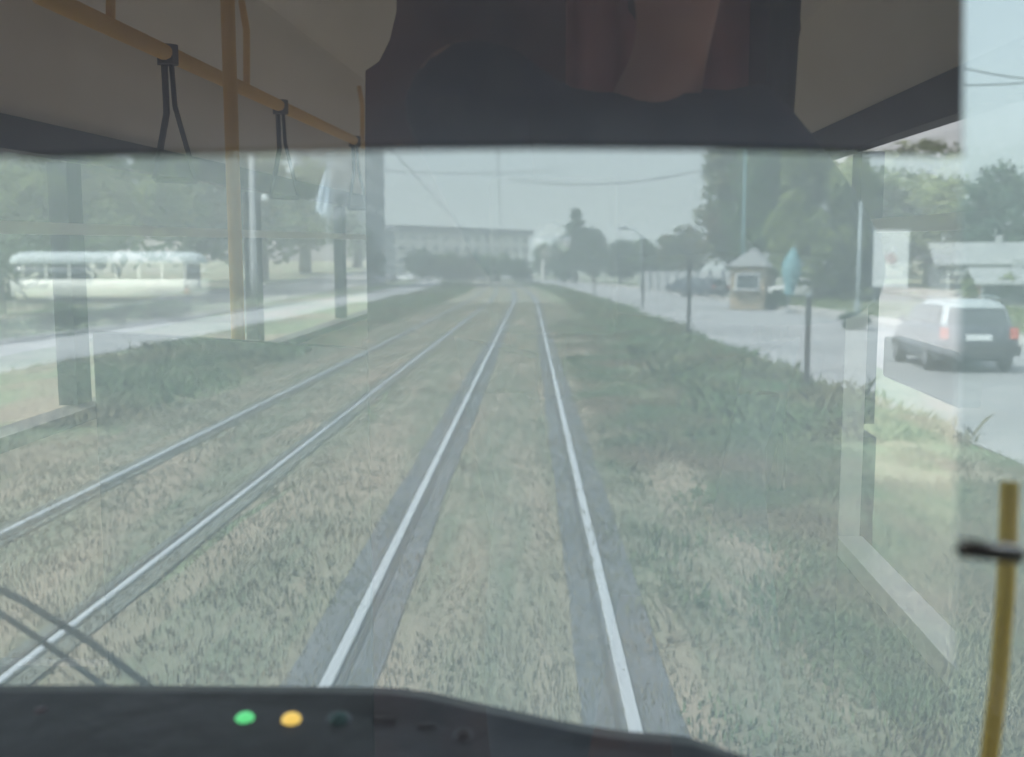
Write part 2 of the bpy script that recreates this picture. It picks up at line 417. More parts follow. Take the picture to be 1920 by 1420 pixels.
for a in [('light', -20, 230, 84, 210, 'yellow green tree at the left edge of the picture behind the pale bus'),
          ('round', 120, 215, 92, 230, 'green tree rising directly behind the rear half of the pale bus'),
          ('light', 262, 235, 86, 220, 'yellow green tree behind the front half of the pale bus'),
          ('tall', 395, 225, 96, 230, 'olive tree between the pale bus and the concrete lamp post'),
          ('light', 520, 250, 100, 210, 'yellow green tree just right of the concrete lamp post'),
          ('round', 590, 425, 118, 130, 'low green tree behind the white notice board'),
          ('blue', 648, 400, 130, 120, 'dark green tree in front of the foot of the grey tower block'),
          ('blue', 470, 400, 105, 150, 'dark bluish tree behind the foot of the concrete lamp post'),
          ('light', 45, 300, 78, 190, 'bright yellow green tree between the tall trees behind the pale bus'),
          ('round', 330, 280, 104, 230, 'dark green tree far behind the nose of the pale bus'),
          ('light', 455, 300, 110, 200, 'yellow green tree directly behind the concrete lamp post'),
          ('round', 200, 330, 110, 260, 'dark green tree far behind the middle of the pale bus'),
          ('blue', 690, 455, 150, 60, 'small dark tree at the right foot of the grey tower block')]:
    tree_px(*a[:5], a[5], LT)
CT = 'trees in front of the long pale building'
for i, a in enumerate([('blue', 790, 466, 210, 70, 'leftmost low tree in front of the long pale building'),
          ('round', 835, 470, 216, 80, 'low green tree left of the middle of the long pale building'),
          ('blue', 885, 473, 222, 80, 'low dark tree below the middle windows of the long pale building'),
          ('round', 930, 472, 214, 76, 'low green tree right of the middle of the long pale building'),
          ('blue', 972, 484, 205, 60, 'low dark tree below the white end bay of the long pale building')]):
    tree_px(*a[:5], a[5], CT)
FR = 'trees at the far end of the right road'
for a in [('round', 1022, 450, 240, 60, 'small green tree right of the long pale building'),
          ('cone', 1080, 396, 190, 92, 'dark tapering conifer standing above the trees ahead'),
          ('blue', 1058, 440, 200, 60, 'dark tree joined to the left side of the tapering conifer'),
          ('blue', 1112, 425, 186, 64, 'dark tree joined to the right side of the tapering conifer'),
          ('blue', 1165, 447, 170, 90, 'dark tree behind the red signal'),
          ('round', 1225, 440, 160, 100, 'green tree right of the curved street lamp'),
          ('tall', 1285, 420, 140, 100, 'olive tree at the left foot of the big roadside tree')]:
    tree_px(*a[:5], a[5], FR)
RT = 'trees along the right road'
for a in [('tall', 1392, 215, 92, 180, 'big olive tree rising out of view right of the open sky'),
          ('round', 1455, 190, 82, 190, 'big green tree behind the teal tram mast'),
          ('light', 1540, 200, 74, 200, 'tall yellow green tree behind the turquoise parasol'),
          ('round', 1650, 296, 80, 190, 'green tree behind the white notice board on the right'),
          ('light', 1760, 310, 84, 180, 'yellow green tree right of the white notice board'),
          ('blue', 1880, 300, 78, 150, 'dark tree at the right edge of the picture')]:
    tree_px(*a[:5], a[5], RT)
# trees behind the tram (seen mirrored in the glass)
for side, lst in (('left', [(-17, -10, 'light', 10), (-18, -19, 'round', 11), (-16, -28, 'light', 10.5), (-18, -37, 'light', 11), (-17, -47, 'round', 11), (-17, -58, 'light', 12), (-18, -72, 'tall', 13), (-18, -90, 'light', 13)]),
                  ('right', [(17, -12, 'light', 6), (18, -21, 'round', 5.5), (17, -31, 'light', 6.2), (18, -41, 'light', 6), (17, -52, 'light', 7), (18, -66, 'tall', 7.5), (18, -84, 'light', 8)])):
    for i, (x, y, k, h) in enumerate(lst):
        plant(k, (x, y, 0), h, 10.5, '%s tree on the %s side mirrored in the cab glass' % (('nearest', 'second nearest', 'third nearest', 'fourth nearest', 'fifth nearest', 'sixth nearest', 'seventh nearest', 'farthest')[i], side), 'tree', 'trees mirrored in the cab glass')
# shrubs
for i, (k, px, py, hpx, wpx, lab) in enumerate([
    ('shrubd', 405, 565, 70, 90, 'dark shrub between the pale bus and the concrete lamp post'),
    ('shrubd', 440, 560, 62, 70, 'dark shrub hard against the concrete lamp post'),
    ('shrub', 530, 552, 40, 70, 'green shrub left of the white notice board on the left'),
    ('shrubd', 625, 545, 42, 66, 'dark shrub right of the white notice board on the left'),
    ('shrub', 665, 540, 34, 60, 'green shrub at the foot of the grey tower block'),
    ('shrub', 120, 615, 46, 120, 'green shrub in front of the rear wheels of the pale bus'),
    ('shrub', 300, 600, 36, 130, 'low green shrub in front of the nose of the pale bus'),
    ('shrub', 230, 603, 32, 120, 'low green shrub in front of the middle of the pale bus'),
    ('shrubd', 1600, 617, 30, 66, 'low dark shrub at the kerb beside the grey car'),
    ('shrub', 1655, 556, 110, 170, 'tall green shrub right behind the white notice board on the right'),
    ('shruby', 1570, 560, 60, 100, 'yellow green shrub left of the white notice board on the right'),
    ('shrub', 60, 566, 130, 260, 'big green shrub behind the rear end of the pale bus'),
    ('shrub', 230, 562, 120, 230, 'big green shrub behind the middle of the pale bus'),
    ('shruby', 590, 548, 60, 110, 'yellow green shrub behind the white notice board on the left'),
    ('shruby', 1760, 560, 62, 130, 'yellow green shrub behind the roof of the grey car'),
    ('shruby', 1870, 575, 70, 110, 'yellow green shrub at the right edge of the picture'),
    ('shrub', 1450, 580, 34, 70, 'green shrub at the foot of the turquoise parasol'),
    ('shrub', 1345, 550, 28, 90, 'low green shrub left of the orange kiosk'),
    ('shrub', 1240, 536, 22, 80, 'low green shrub left of the grey boundary wall')]):
    g = G(px, py); plant(k, (g.x, g.y, 0), hpx / F * g.y, wpx / F * g.y, lab, 'shrub', 'roadside shrubs')

# ------------------------------------------------------------------ buildings
def building(name, p0, p1, depth, h, floors, bays, wallm, label, cat='building', roof=True, roofm='roofd', winw=.6, winh=.55, rh=.8, over=.4, base=0):
    """facade runs from p0 to p1 (ground points seen from the tram), body behind it"""
    a = Vector((p0[0], p0[1], 0)); b = Vector((p1[0], p1[1], 0)); L = (b - a).length
    rz = math.atan2(b.y - a.y, b.x - a.x)
    o = empty(name, (a.x, a.y, base), label, cat, rz=rz)
    MB().box((L / 2, depth / 2, h / 2), (L, depth, h)).build('wall', M[wallm], o)
    if roof: MB().box((L / 2, depth / 2, h + rh / 2), (L + over * 2, depth + over * 2, rh)).build('roof', M[roofm], o)
    fw = L / bays; fh = h / floors
    for j in range(floors):
        for i in range(bays):
            cx = (i + .5) * fw; cz = (j + .5) * fh + .1 * fh
            f = MB().box((cx, -.03, cz), (fw * winw + .16, .1, fh * winh + .16)).build('window', M['concrete' if wallm == 'tower' else 'white'], o)
            MB().box((cx, -.09, cz), (fw * winw, .04, fh * winh)).build('pane', M['wglass'], f)
    return o
# tower block on the left
q0 = P(556, 508, 130); q1 = P(655, 508, 130)
tb = building('tower_block', q0, q1, 32.5, 34, 12, 3, 'tower', 'tall grey tower block rising out of view left of the open sky', winw=.5, winh=.5)
tl = (Vector(q1) - Vector(q0)).length
for j in range(12):
    for i in range(7):
        f = MB().box((tl + .03, (i + .5) * 32.5 / 7, (j + .6) * 34 / 12), (.1, 2.2, 1.5)).build('window', M['concrete'], tb)
        MB().box((tl + .09, (i + .5) * 32.5 / 7, (j + .6) * 34 / 12), (.04, 2.0, 1.3)).build('pane', M['wglass'], f)
# long pale building ahead
q0 = P(742, 508, 262); q1 = P(992, 508, 300)
lb = building('apartment_building', q0, q1, 12, 11.3, 4, 13, 'render', 'long pale apartment building with a dark flat roof across the far end', winw=.42, winh=.5, rh=1.6, over=.8)
MB().box((-2.5, 4, 6), (4.9, 8, 12)).build('stair_tower', M['tower'], lb)
# boundary wall and small houses right
q0 = P(1200, 508, 118); q1 = P(1372, 508, 84)
bw = empty('boundary_wall', (0, 0, 0), 'low grey boundary wall along the right pavement left of the kiosk', 'wall')
a, b = Vector((q0.x, q0.y, 0)), Vector((q1.x, q1.y, 0)); dr = (b - a).normalized(); pr = Vector((-dr.y, dr.x, 0)); L = (b - a).length
mb = MB(); mb.prism([a, b, b + Vector((0, 0, 1.9)), a + Vector((0, 0, 1.9))], pr * .2); mb.build('wall', M['concrete'], bw)
for k in range(9):
    c = a + dr * (L * (k + .5) / 9) - pr * .09
    MB().box((c.x, c.y, 1.05), (.3, .3, 2.1)).build('pillar', M['tower'], bw)
def house(px, dist, wd, dp, h, wallm, roofm, label, rz=0, base=0):
    p = P(px, 508, dist)
    o = empty('house', (p.x, dist, base), label, 'house', 'small houses beyond the right road', rz)
    MB().box((0, dp / 2, h / 2), (wd, dp, h)).build('wall', M[wallm], o)
    r = MB().prism([(-wd / 2 - .4, -.4, h), (wd / 2 + .4, -.4, h), (wd / 2 + .4, dp / 2, h + dp * .28), (-wd / 2 - .4, dp / 2, h + dp * .28)], (0, 0, .12))
    r.prism([(-wd / 2 - .4, dp + .4, h), (wd / 2 + .4, dp + .4, h), (wd / 2 + .4, dp / 2, h + dp * .28), (-wd / 2 - .4, dp / 2, h + dp * .28)], (0, 0, .12))
    ro = r.build('roof', M[roofm], o)
    MB().box((wd * .2, dp * .5, h + dp * .28 + .2), (.4, .4, .7)).build('chimney', M['concrete'], ro)
    for i in range(3):
        f = MB().box(((i - 1) * wd * .3, -.03, h * .55), (1.3, .1, 1.3)).build('window', M['white'], o)
        MB().box(((i - 1) * wd * .3, -.09, h * .55), (1.1, .04, 1.1)).build('pane', M['wglass'], f)
    return o
house(1850, 70, 5.6, 5, 2.3, 'tower', 'roofg', 'low grey house with a light grey roof at the right edge', R(-12))
house(1900, 60, 3.2, 3, 1.2, 'brick', 'roofg', 'small brick outbuilding in front of the light grey roofed house', R(-8))
house(1722, 100, 3.0, 3, 4.6, 'tower', 'white', 'grey house with a bright white roof behind the white notice board on the right', R(-5))

# kiosk and parasol
k0 = P(1402, 508, 56)
kx = empty('kiosk', (k0.x, 56, 0), 'orange street kiosk with a peaked grey roof beside the right road', 'kiosk', rz=R(-18))
MB().box((0, .9, 1.1), (1.7, 1.8, 2.2), bev=.03).build('wall', M['orange'], kx)
mb = MB(); mb.prism([(-1.1, -.3, 2.2), (1.1, -.3, 2.2), (.25, -.3, 3.1)], (0, 2.3, 0)); mb.build('roof', M['concrete'], kx)
f = MB().box((0, -.04, 1.45), (1.2, .08, .8)).build('hatch', M['white'], kx); MB().box((0, -.1, 1.45), (1.06, .04, .66)).build('pane', M['wglass'], f)
MB().box((0, -.2, .98), (1.4, .35, .06)).build('counter', M['concrete'], kx)
k0 = P(1478, 508, 52)
ux = empty('parasol', (k0.x, 52, 0), 'turquoise parasol half folded beside the orange kiosk', 'parasol')
MB().tube([(0, 0, 0), (0, 0, 3.2)], .03, 8).build('pole', M['steel'], ux)
mb = MB(); rr = []
for (z, r_) in ((3.1, .03), (2.8, .2), (2.35, .38), (1.9, .40), (1.5, .28), (1.1, .2), (.85, .2)):
    rr.append([(math.cos(a * math.pi / 12) * r_ * (1 + .18 * (a % 2)), math.sin(a * math.pi / 12) * r_ * (1 + .18 * (a % 2)), z) for a in range(24)])
mb.loft(rr, False); mb.build('canopy', M['cyan'], ux, True)
MB().disc((0, 0, .06), (0, 0, 1), .3, .12).build('base', M['concrete'], ux)

ux.rotation_euler = (R(2), R(4), 0)

# ------------------------------------------------------------------ posts, masts, lamps, signs
def post(px, base, top, label, rad=.045):
    g = G(px, base); h = P(px, top, g.y).z
    o = empty('post', (g.x, g.y, 0), label, 'post', 'thin dark posts along the right verge')
    MB().tube([(0, 0, -.1), (0, 0, h)], rad, 8).build('shaft', M['dark'], o)
    MB().tube([(0, 0, h), (0, 0, h + .04)], rad * 1.35, 8).build('cap', M['steel'], o)
    return o
post(1512, 722, 556, 'nearest thin dark post on the verge, standing against the pale road', .05)
post(1291, 628, 472, 'second nearest thin dark post on the right verge', .06)
post(1205, 578, 448, 'third nearest thin dark post on the right verge', .065)
post(1114, 556, 500, 'farthest thin dark post on the right verge', .06)
# concrete lamp post left
g = G(478, 562); h = P(478, 240, g.y).z
o = empty('street_lamp', (g.x, g.y, 0), 'thick concrete lamp post with a small bright lamp left of the road', 'street lamp')
MB().tube([(0, 0, -.1), (0, 0, 2.0), (0, 0, h)], [.30, .27, .17], 12).build('pole', M['concrete'], o, True)
lz = P(478, 372, g.y).z
MB().tube([(0, 0, lz), (.35, 0, lz + .25), (.75, -.1, lz + .15)], .05, 8).build('arm', M['steel'], o)
MB().ball((.85, -.12, lz), .26, 2, (.8, .8, 1.1)).build('lamp_head', M['white'], o, True)
def mast(px, base, top, m, label, rad):
    g = G(px, base); h = P(px, top, g.y).z
    o = empty('tram_mast', (g.x, g.y, 0), label, 'mast', 'tram masts carrying the wires')
    MB().tube([(0, 0, -.1), (0, 0, h * .4), (0, 0, h)], [rad, rad * .85, rad * .55], 10).build('pole', M[m], o, True)
    MB().tube([(0, 0, -.05), (0, 0, .5)], rad * 1.3, 10).build('base_collar', M[m], o)
    MB().ball((0, 0, h), rad * .8, 1).build('cap', M[m], o)
    return o, Vector((g.x, g.y, h))
_, mR = mast(1392, 560, 235, 'teal', 'teal tram mast in front of the big green tree on the right', .15)
_, mL = mast(683, 548, 270, 'steel', 'thin grey tram mast in front of the grey tower block', .13)
_, mS = mast(1608, 585, 380, 'steel', 'grey pole between the turquoise parasol and the white notice board', .13)
# curved street lamp far right
g = G(1203, 545); 
o = empty('street_lamp', (g.x, g.y, 0), 'curved street lamp drooping to the left above the far right road', 'street lamp')
hz = P(1203, 450, g.y).z
MB().tube([(0, 0, -.1), (0, 0, hz - .5), (-.15, 0, hz + .4), (-.7, 0, hz + 1.1), (-1.5, 0, hz + 1.25)], [.11, .09, .08, .07, .06], 8).build('pole', M['steel'], o, True)
MB().ball((-1.9, 0, hz + 1.15), .5, 2, (1.2, .5, .35)).build('lamp_head', M['tower'], o, True)
# wires
def wire(a, b, sag, label, rad=.016, grp='wires spanning the tram tracks'):
    a, b = Vector(a), Vector(b)
    pts = [a.lerp(b, t / 14) - Vector((0, 0, sag * 4 * (t / 14) * (1 - t / 14))) for t in range(15)]
    return tag(MB().tube(pts, rad, 5).build('overhead_wire', M['frame']), label, 'wire', grp)
p1, p2 = P(722, 300, 88), P(1392, 300, 88)
wire(P(683, 318, 100), P(1050, 318, 100), .35, 'upper thin wire crossing the left part of the open sky', .03)
wire(P(955, 335, 82), P(1392, 300, 70), .9, 'lower sagging wire running from the open sky to the teal mast', .03)
wire((-.26, 5, 5.4), (-.26 + bend(180), 180, 5.4), .0, 'contact wire running above the track ahead', .012)
wire((-3.28, 5, 5.4), (-3.28 + bend(180), 180, 5.4), .0, 'contact wire running above the left track', .012)
wire(P(1805, 128, 30), P(2100, 160, 26), .1, 'upper cable crossing the sky at the top right edge', .02, 'cables at the right edge')
wire(P(1805, 160, 30), P(2100, 130, 26), .1, 'lower cable crossing the sky at the top right edge', .02, 'cables at the right edge')
# signs
def board(px, base, top, bot, wpx, label, mark=False, legs=(-.42, .42)):
    g = G(px, base); wd = wpx / F * g.y; z1 = P(px, top, g.y).z; z0 = P(px, bot, g.y).z
    o = empty('notice_board', (g.x, g.y, 0), label, 'sign', rz=math.atan2(g.x, g.y) * -.5)
    MB().box((0, 0, (z0 + z1) / 2), (wd, .08, z1 - z0), bev=.01).build('panel', M['white'], o)
    fr = MB()
    for sx in (-1, 1): fr.box((sx * (wd / 2 + .025), 0, (z0 + z1) / 2), (.05, .11, z1 - z0 + .1))
    for zz in (z0 - .025, z1 + .025): fr.box((0, 0, zz), (wd - .002, .11, .05))
    fr.build('frame', M['steel'], o)
    for s in legs: MB().tube([(s * wd, .06, -.1), (s * wd, .06, z0)], .045, 8).build('leg', M['steel'], o)
    if mark:
        MB().disc((.02, -.05, (z0 + z1) / 2), (0, 1, 0), wd * .17, .02, 20).build('printed_mark', M['redmark'], o)
    return o
M['redmark'] = mat('faded_red_print', (.55, .40, .42), (.60, .47, .48), 6, .7)
board(573, 548, 490, 532, 34, 'white notice board on short legs beyond the left road')
board(1667, 572, 432, 538, 62, 'tall white notice board with a faded red mark on the right', True)
# flag
g = P(596, 508, 76)
o = empty('flag', (g.x, g.y, 0), 'pale blue flag hanging limp in front of the grey tower block', 'flag')
zt = P(606, 285, 76).z; zf = P(606, 304, 76).z; zb = P(606, 408, 76).z
MB().tube([(.6, 0, 0), (.9, 0, zt + 1)], .05, 8).build('pole', M['steel'], o)
mb = MB(); prev = None
for i in range(15):
    t = i / 14; z = zf + (zb - zf) * t; w0 = .85 - .55 * math.sin(t * 1.7) - .45 * t; w1 = .95 - .05 * t
    if t > .86: w0 += (t - .86) * 3
    row = [mb.bm.verts.new((w0 + (w1 - w0) * s / 6, .12 * math.sin(s * 1.9 + t * 3), z)) for s in range(7)]
    if prev:
        for s in range(6): mb.bm.faces.new((prev[s], prev[s + 1], row[s + 1], row[s]))
    prev = row
fl = mb.build('cloth', M['bluew'], o, True)
fl.modifiers.new('thickness', 'SOLIDIFY').thickness = .02
# red signal and dark signal post
g = G(1136, 530); z = P(1132, 462, g.y).z
o = empty('traffic_signal', (g.x, g.y, 0), 'traffic signal showing red among the dark trees ahead', 'traffic signal')
MB().tube([(0, 0, -.1), (0, 0, z + .6)], .07, 8).build('pole', M['steel'], o)
hs = MB().box((-.3, -.1, z), (.42, .3, 1.15), bev=.03).build('signal_head', M['dark'], o)
MB().disc((-.3, -.27, z + .25), (0, 1, 0), .21, .06, 16).build('red_lamp', M['sigred'], o)
MB().disc((-.3, -.27, z - .05), (0, 1, 0), .12, .05, 16).build('lamp', M['tower'], o)
MB().disc((-.3, -.27, z - .36), (0, 1, 0), .12, .05, 16).build('lamp', M['tower'], o)
for px, bs, tp, rd, mm, lab in ((1152, 522, 474, .28, 'dark', 'short thick dark advertising pillar beside the far right road'),
                            (848, 527, 486, .3, 'white', 'white pillar standing on the tracks side of the far crossing'),
                            (1018, 527, 484, .3, 'render', 'pale pillar at the right of the far crossing')):
    g = G(px, bs); h = P(px, tp, g.y).z
    o = empty('pillar', (g.x, g.y, 0), lab, 'pillar')
    MB().tube([(0, 0, -.1), (0, 0, h * .93)], rd, 14).build('shaft', M[mm], o)
    MB().tube([(0, 0, h * .93), (0, 0, h)], rd * 1.2, 14, r2=rd * .7).build('cap', M['concrete'], o)

# ------------------------------------------------------------------ vehicles
def car(paint, label, name='parked_car', cat='car', group=None):
    """length along +y (front), rear at y=0, estate shape"""
    o = empty(name, (0, 0, 0), label, cat, group)
    st = [(0.0, .70, .42, .86), (.06, .80, .30, .93), (.5, .84, .20, .96), (1.3, .86, .19, .97), (2.4, .86, .19, .96), (3.1, .85, .19, .93), (3.8, .80, .22, .84), (4.2, .74, .28, .74), (4.32, .62, .38, .64)]
    rings = []
    for y, w_, zb, zt in st:
        rings.append([(-w_ * .9, y, zb), (-w_, y, zb + .12), (-w_ * 1.01, y, (zb + zt) / 2), (-w_ * .97, y, zt - .08), (-w_ * .88, y, zt),
                      (w_ * .88, y, zt), (w_ * .97, y, zt - .08), (w_ * 1.01, y, (zb + zt) / 2), (w_, y, zb + .12), (w_ * .9, y, zb)])
    body = MB().loft(rings).build('body', M[paint], o, True)
    body.data.polygons.foreach_set('use_smooth', [True] * len(body.data.polygons))
    body.modifiers.new('edge', 'BEVEL').width = .02
    ch = [(.10, .70, .80, .93), (.30, .60, .745, 1.30), (.42, .58, .72, 1.38), (1.2, .60, .74, 1.43), (2.0, .60, .74, 1.42), (2.55, .58, .73, 1.34), (3.25, .66, .78, .93)]
    rings = [[(-wb, y, .90), (-wt, y, zt - .05), (-wt * .86, y, zt), (wt * .86, y, zt), (wt, y, zt - .05), (wb, y, .90)] for y, wt, wb, zt in ch]
    MB().loft(rings).build('cabin', M['carlit' if paint == 'carb' else paint], o, True)
    # glazing, slightly proud of the cabin
    mb = MB()
    mb.prism([(-.62, .085, .98), (.62, .085, .98), (.54, .255, 1.27), (-.54, .255, 1.27)], (0, -.02, 0)); mb.build('rear_window', M['wglass'], o)
    MB().prism([(-.62, 3.13, 1.0), (.62, 3.13, 1.0), (.52, 2.68, 1.29), (-.52, 2.68, 1.29)], (0, .02, .03)).build('windscreen', M['wglass'], o)
    for s in (-1, 1):
        for (ya, yb, yc, yd) in ((.42, 1.12, 1.12, .52), (1.20, 1.98, 1.98, 1.20), (2.06, 2.92, 2.50, 2.06)):
            MB().prism([(s * .752, ya, .99), (s * .752, yb, .99), (s * .635, yc, 1.31), (s * .635, yd, 1.31)], (s * .02, 0, 0)).build('side_window', M['wglass'], o)
        MB().tube([(s * .52, .45, 1.45), (s * .54, 1.2, 1.485), (s * .53, 2.1, 1.47)], .018, 6).build('roof_rail', M['steel'], o)
        MB().box((s * .70, -.005, .78), (.16, .08, .22), bev=.01).build('tail_lamp', M['lampred'], o)
        MB().box((s * .55, 4.26, .60), (.26, .08, .14), bev=.01).build('headlight', M['white'], o)
        MB().box((s * .90, 2.75, .98), (.14, .10, .12), bev=.02).build('wing_mirror', M[paint], o)
        for y in (.82, 3.42):
            tw = MB().tube([(s * .67, y, .31), (s * .69, y, .31), (s * .85, y, .31), (s * .868, y, .31)], [.28, .31, .31, .28], 24).build('wheel', M['tyre'], o, False)
            MB().disc((s * .868, y, .31), (1, 0, 0), .19, .03, 16).build('rim', M['rim'], tw)
    MB().box((0, -.06, .45), (1.62, .14, .2), bev=.03).build('rear_bumper', M['frame'], o)
    MB().box((0, 4.33, .42), (1.5, .14, .2), bev=.03).build('front_bumper', M['frame'], o)
    MB().box((0, -.015, .70), (.52, .03, .12)).build('number_plate', M['white'], o)
    return o
c1 = car('carb', 'grey estate car with reflected light painted on its roof and red tail lamps driving on the right road', 'passenger_car', 'car')
c1.location = (P(1833, 700, 21.5).x, 21.5, -.02); c1.rotation_euler = (0, 0, R(-3)); c1.scale = (.95, .8, 1.0)
cw = car('carw', 'small white car parked at the left road below the grey tower block', 'parked_car', 'car', 'distant cars ahead')
g = G(716, 538); cw.location = (g.x, g.y, 0); cw.rotation_euler = (0, 0, R(60))
for px, py, rz, lab in ((808, 526, 80, 'white car standing left of the white pillar at the far crossing'),
                        (779, 528, 75, 'leftmost white car of the queue at the far crossing'),
                        (931, 527, 20, 'white car standing straight ahead where the tracks end'),
                        (912, 526.5, 85, 'white car just left of the one straight ahead'),
                        (960, 526.5, 95, 'white car just right of the one straight ahead')):
    c = copy_tree(cw); g = G(px, py); c.location = (g.x, g.y, 0); c.rotation_euler = (0, 0, R(rz)); c['label'] = lab
cdk = car('card', 'dark car parked left of the white pillar at the far crossing', 'parked_car', 'car', 'distant cars ahead')
g = G(876, 527); cdk.location = (g.x, g.y, 0); cdk.rotation_euler = (0, 0, R(80))
for px, py, rz, lab in ((742, 530, 70, 'dark car parked below the right edge of the grey tower block'),
                        (1000, 527, 85, 'dark car left of the pale pillar at the far crossing'),
                        (1085, 527, 80, 'dark car below the tapering conifer'),
                        (1318, 552, 30, 'dark car parked in front of the grey boundary wall'),
                        (1352, 558, 30, 'dark car parked just left of the orange kiosk')):
    c = copy_tree(cdk); g = G(px, py); c.location = (g.x, g.y, 0); c.rotation_euler = (0, 0, R(rz)); c['label'] = lab
cv = copy_tree(cw); g = G(1550, 560); cv.location = (g.x, g.y, 0); cv.rotation_euler = (0, 0, R(85)); cv['label'] = 'white car parked behind the grey pole on the right'
# pale bus
def bus():
    pa = P(378, 508, 66); L = 11.6; H = 3.15; W = 2.4
    o = empty('bus', (pa.x, 66, 0), 'long pale bus with rounded ends parked beyond the left road', 'bus', rz=R(3))
    def ring(z, ins, n=8):
        r = .75; pts = []
        x0, x1, y0, y1 = -L + ins, -ins, ins * .8, W - ins * .8
        for cx, cy, a0 in ((x1 - r, y1 - r, 0), (x0 + r, y1 - r, 90), (x0 + r, y0 + r, 180), (x1 - r, y0 + r, 270)):
            for k in range(n + 1):
                a = R(a0 + 90 * k / n); pts.append((cx + r * math.cos(a), cy + r * math.sin(a), z))
        return pts
    MB().loft([ring(.42, .10), ring(.5, .04), ring(.9, 0), ring(1.45, 0)]).build('lower_body', M['cream'], o, True)
    MB().loft([ring(1.45, .06), ring(2.30, .10)]).build('window_band', M['wglass'], o, True)
    MB().loft([ring(2.30, .03), ring(2.55, .0), ring(2.85, .12), ring(3.05, .42), ring(3.12, .80)]).build('roof', M['busroof'], o, True)
    MB().box((-L / 2, W / 2, .34), (L - 1.2, W - .4, .3)).build('underframe', M['frame'], o)
    for k in range(8):
        MB().box((-1.0 - k * (L - 2) / 7, .065, 1.875), (.14, .1, .85)).build('window_pillar', M['cream'], o)
    for x in (-2.3, -8.9):
        for y in (.18, W - .18):
            t = MB().tube([(x, y - .14, .46), (x, y + .14, .46)], .46, 20).build('wheel', M['tyre'], o)
            MB().disc((x, y - .15 if y < 1 else y + .15, .46), (0, 1, 0), .24, .03, 14).build('rim', M['rim'], t)
    MB().box((-.05, .7, .8), (.06, .2, .16)).build('headlight', M['rim'], o); MB().box((-.05, W - .7, .8), (.06, .2, .16)).build('headlight', M['rim'], o)
    return o
bus()

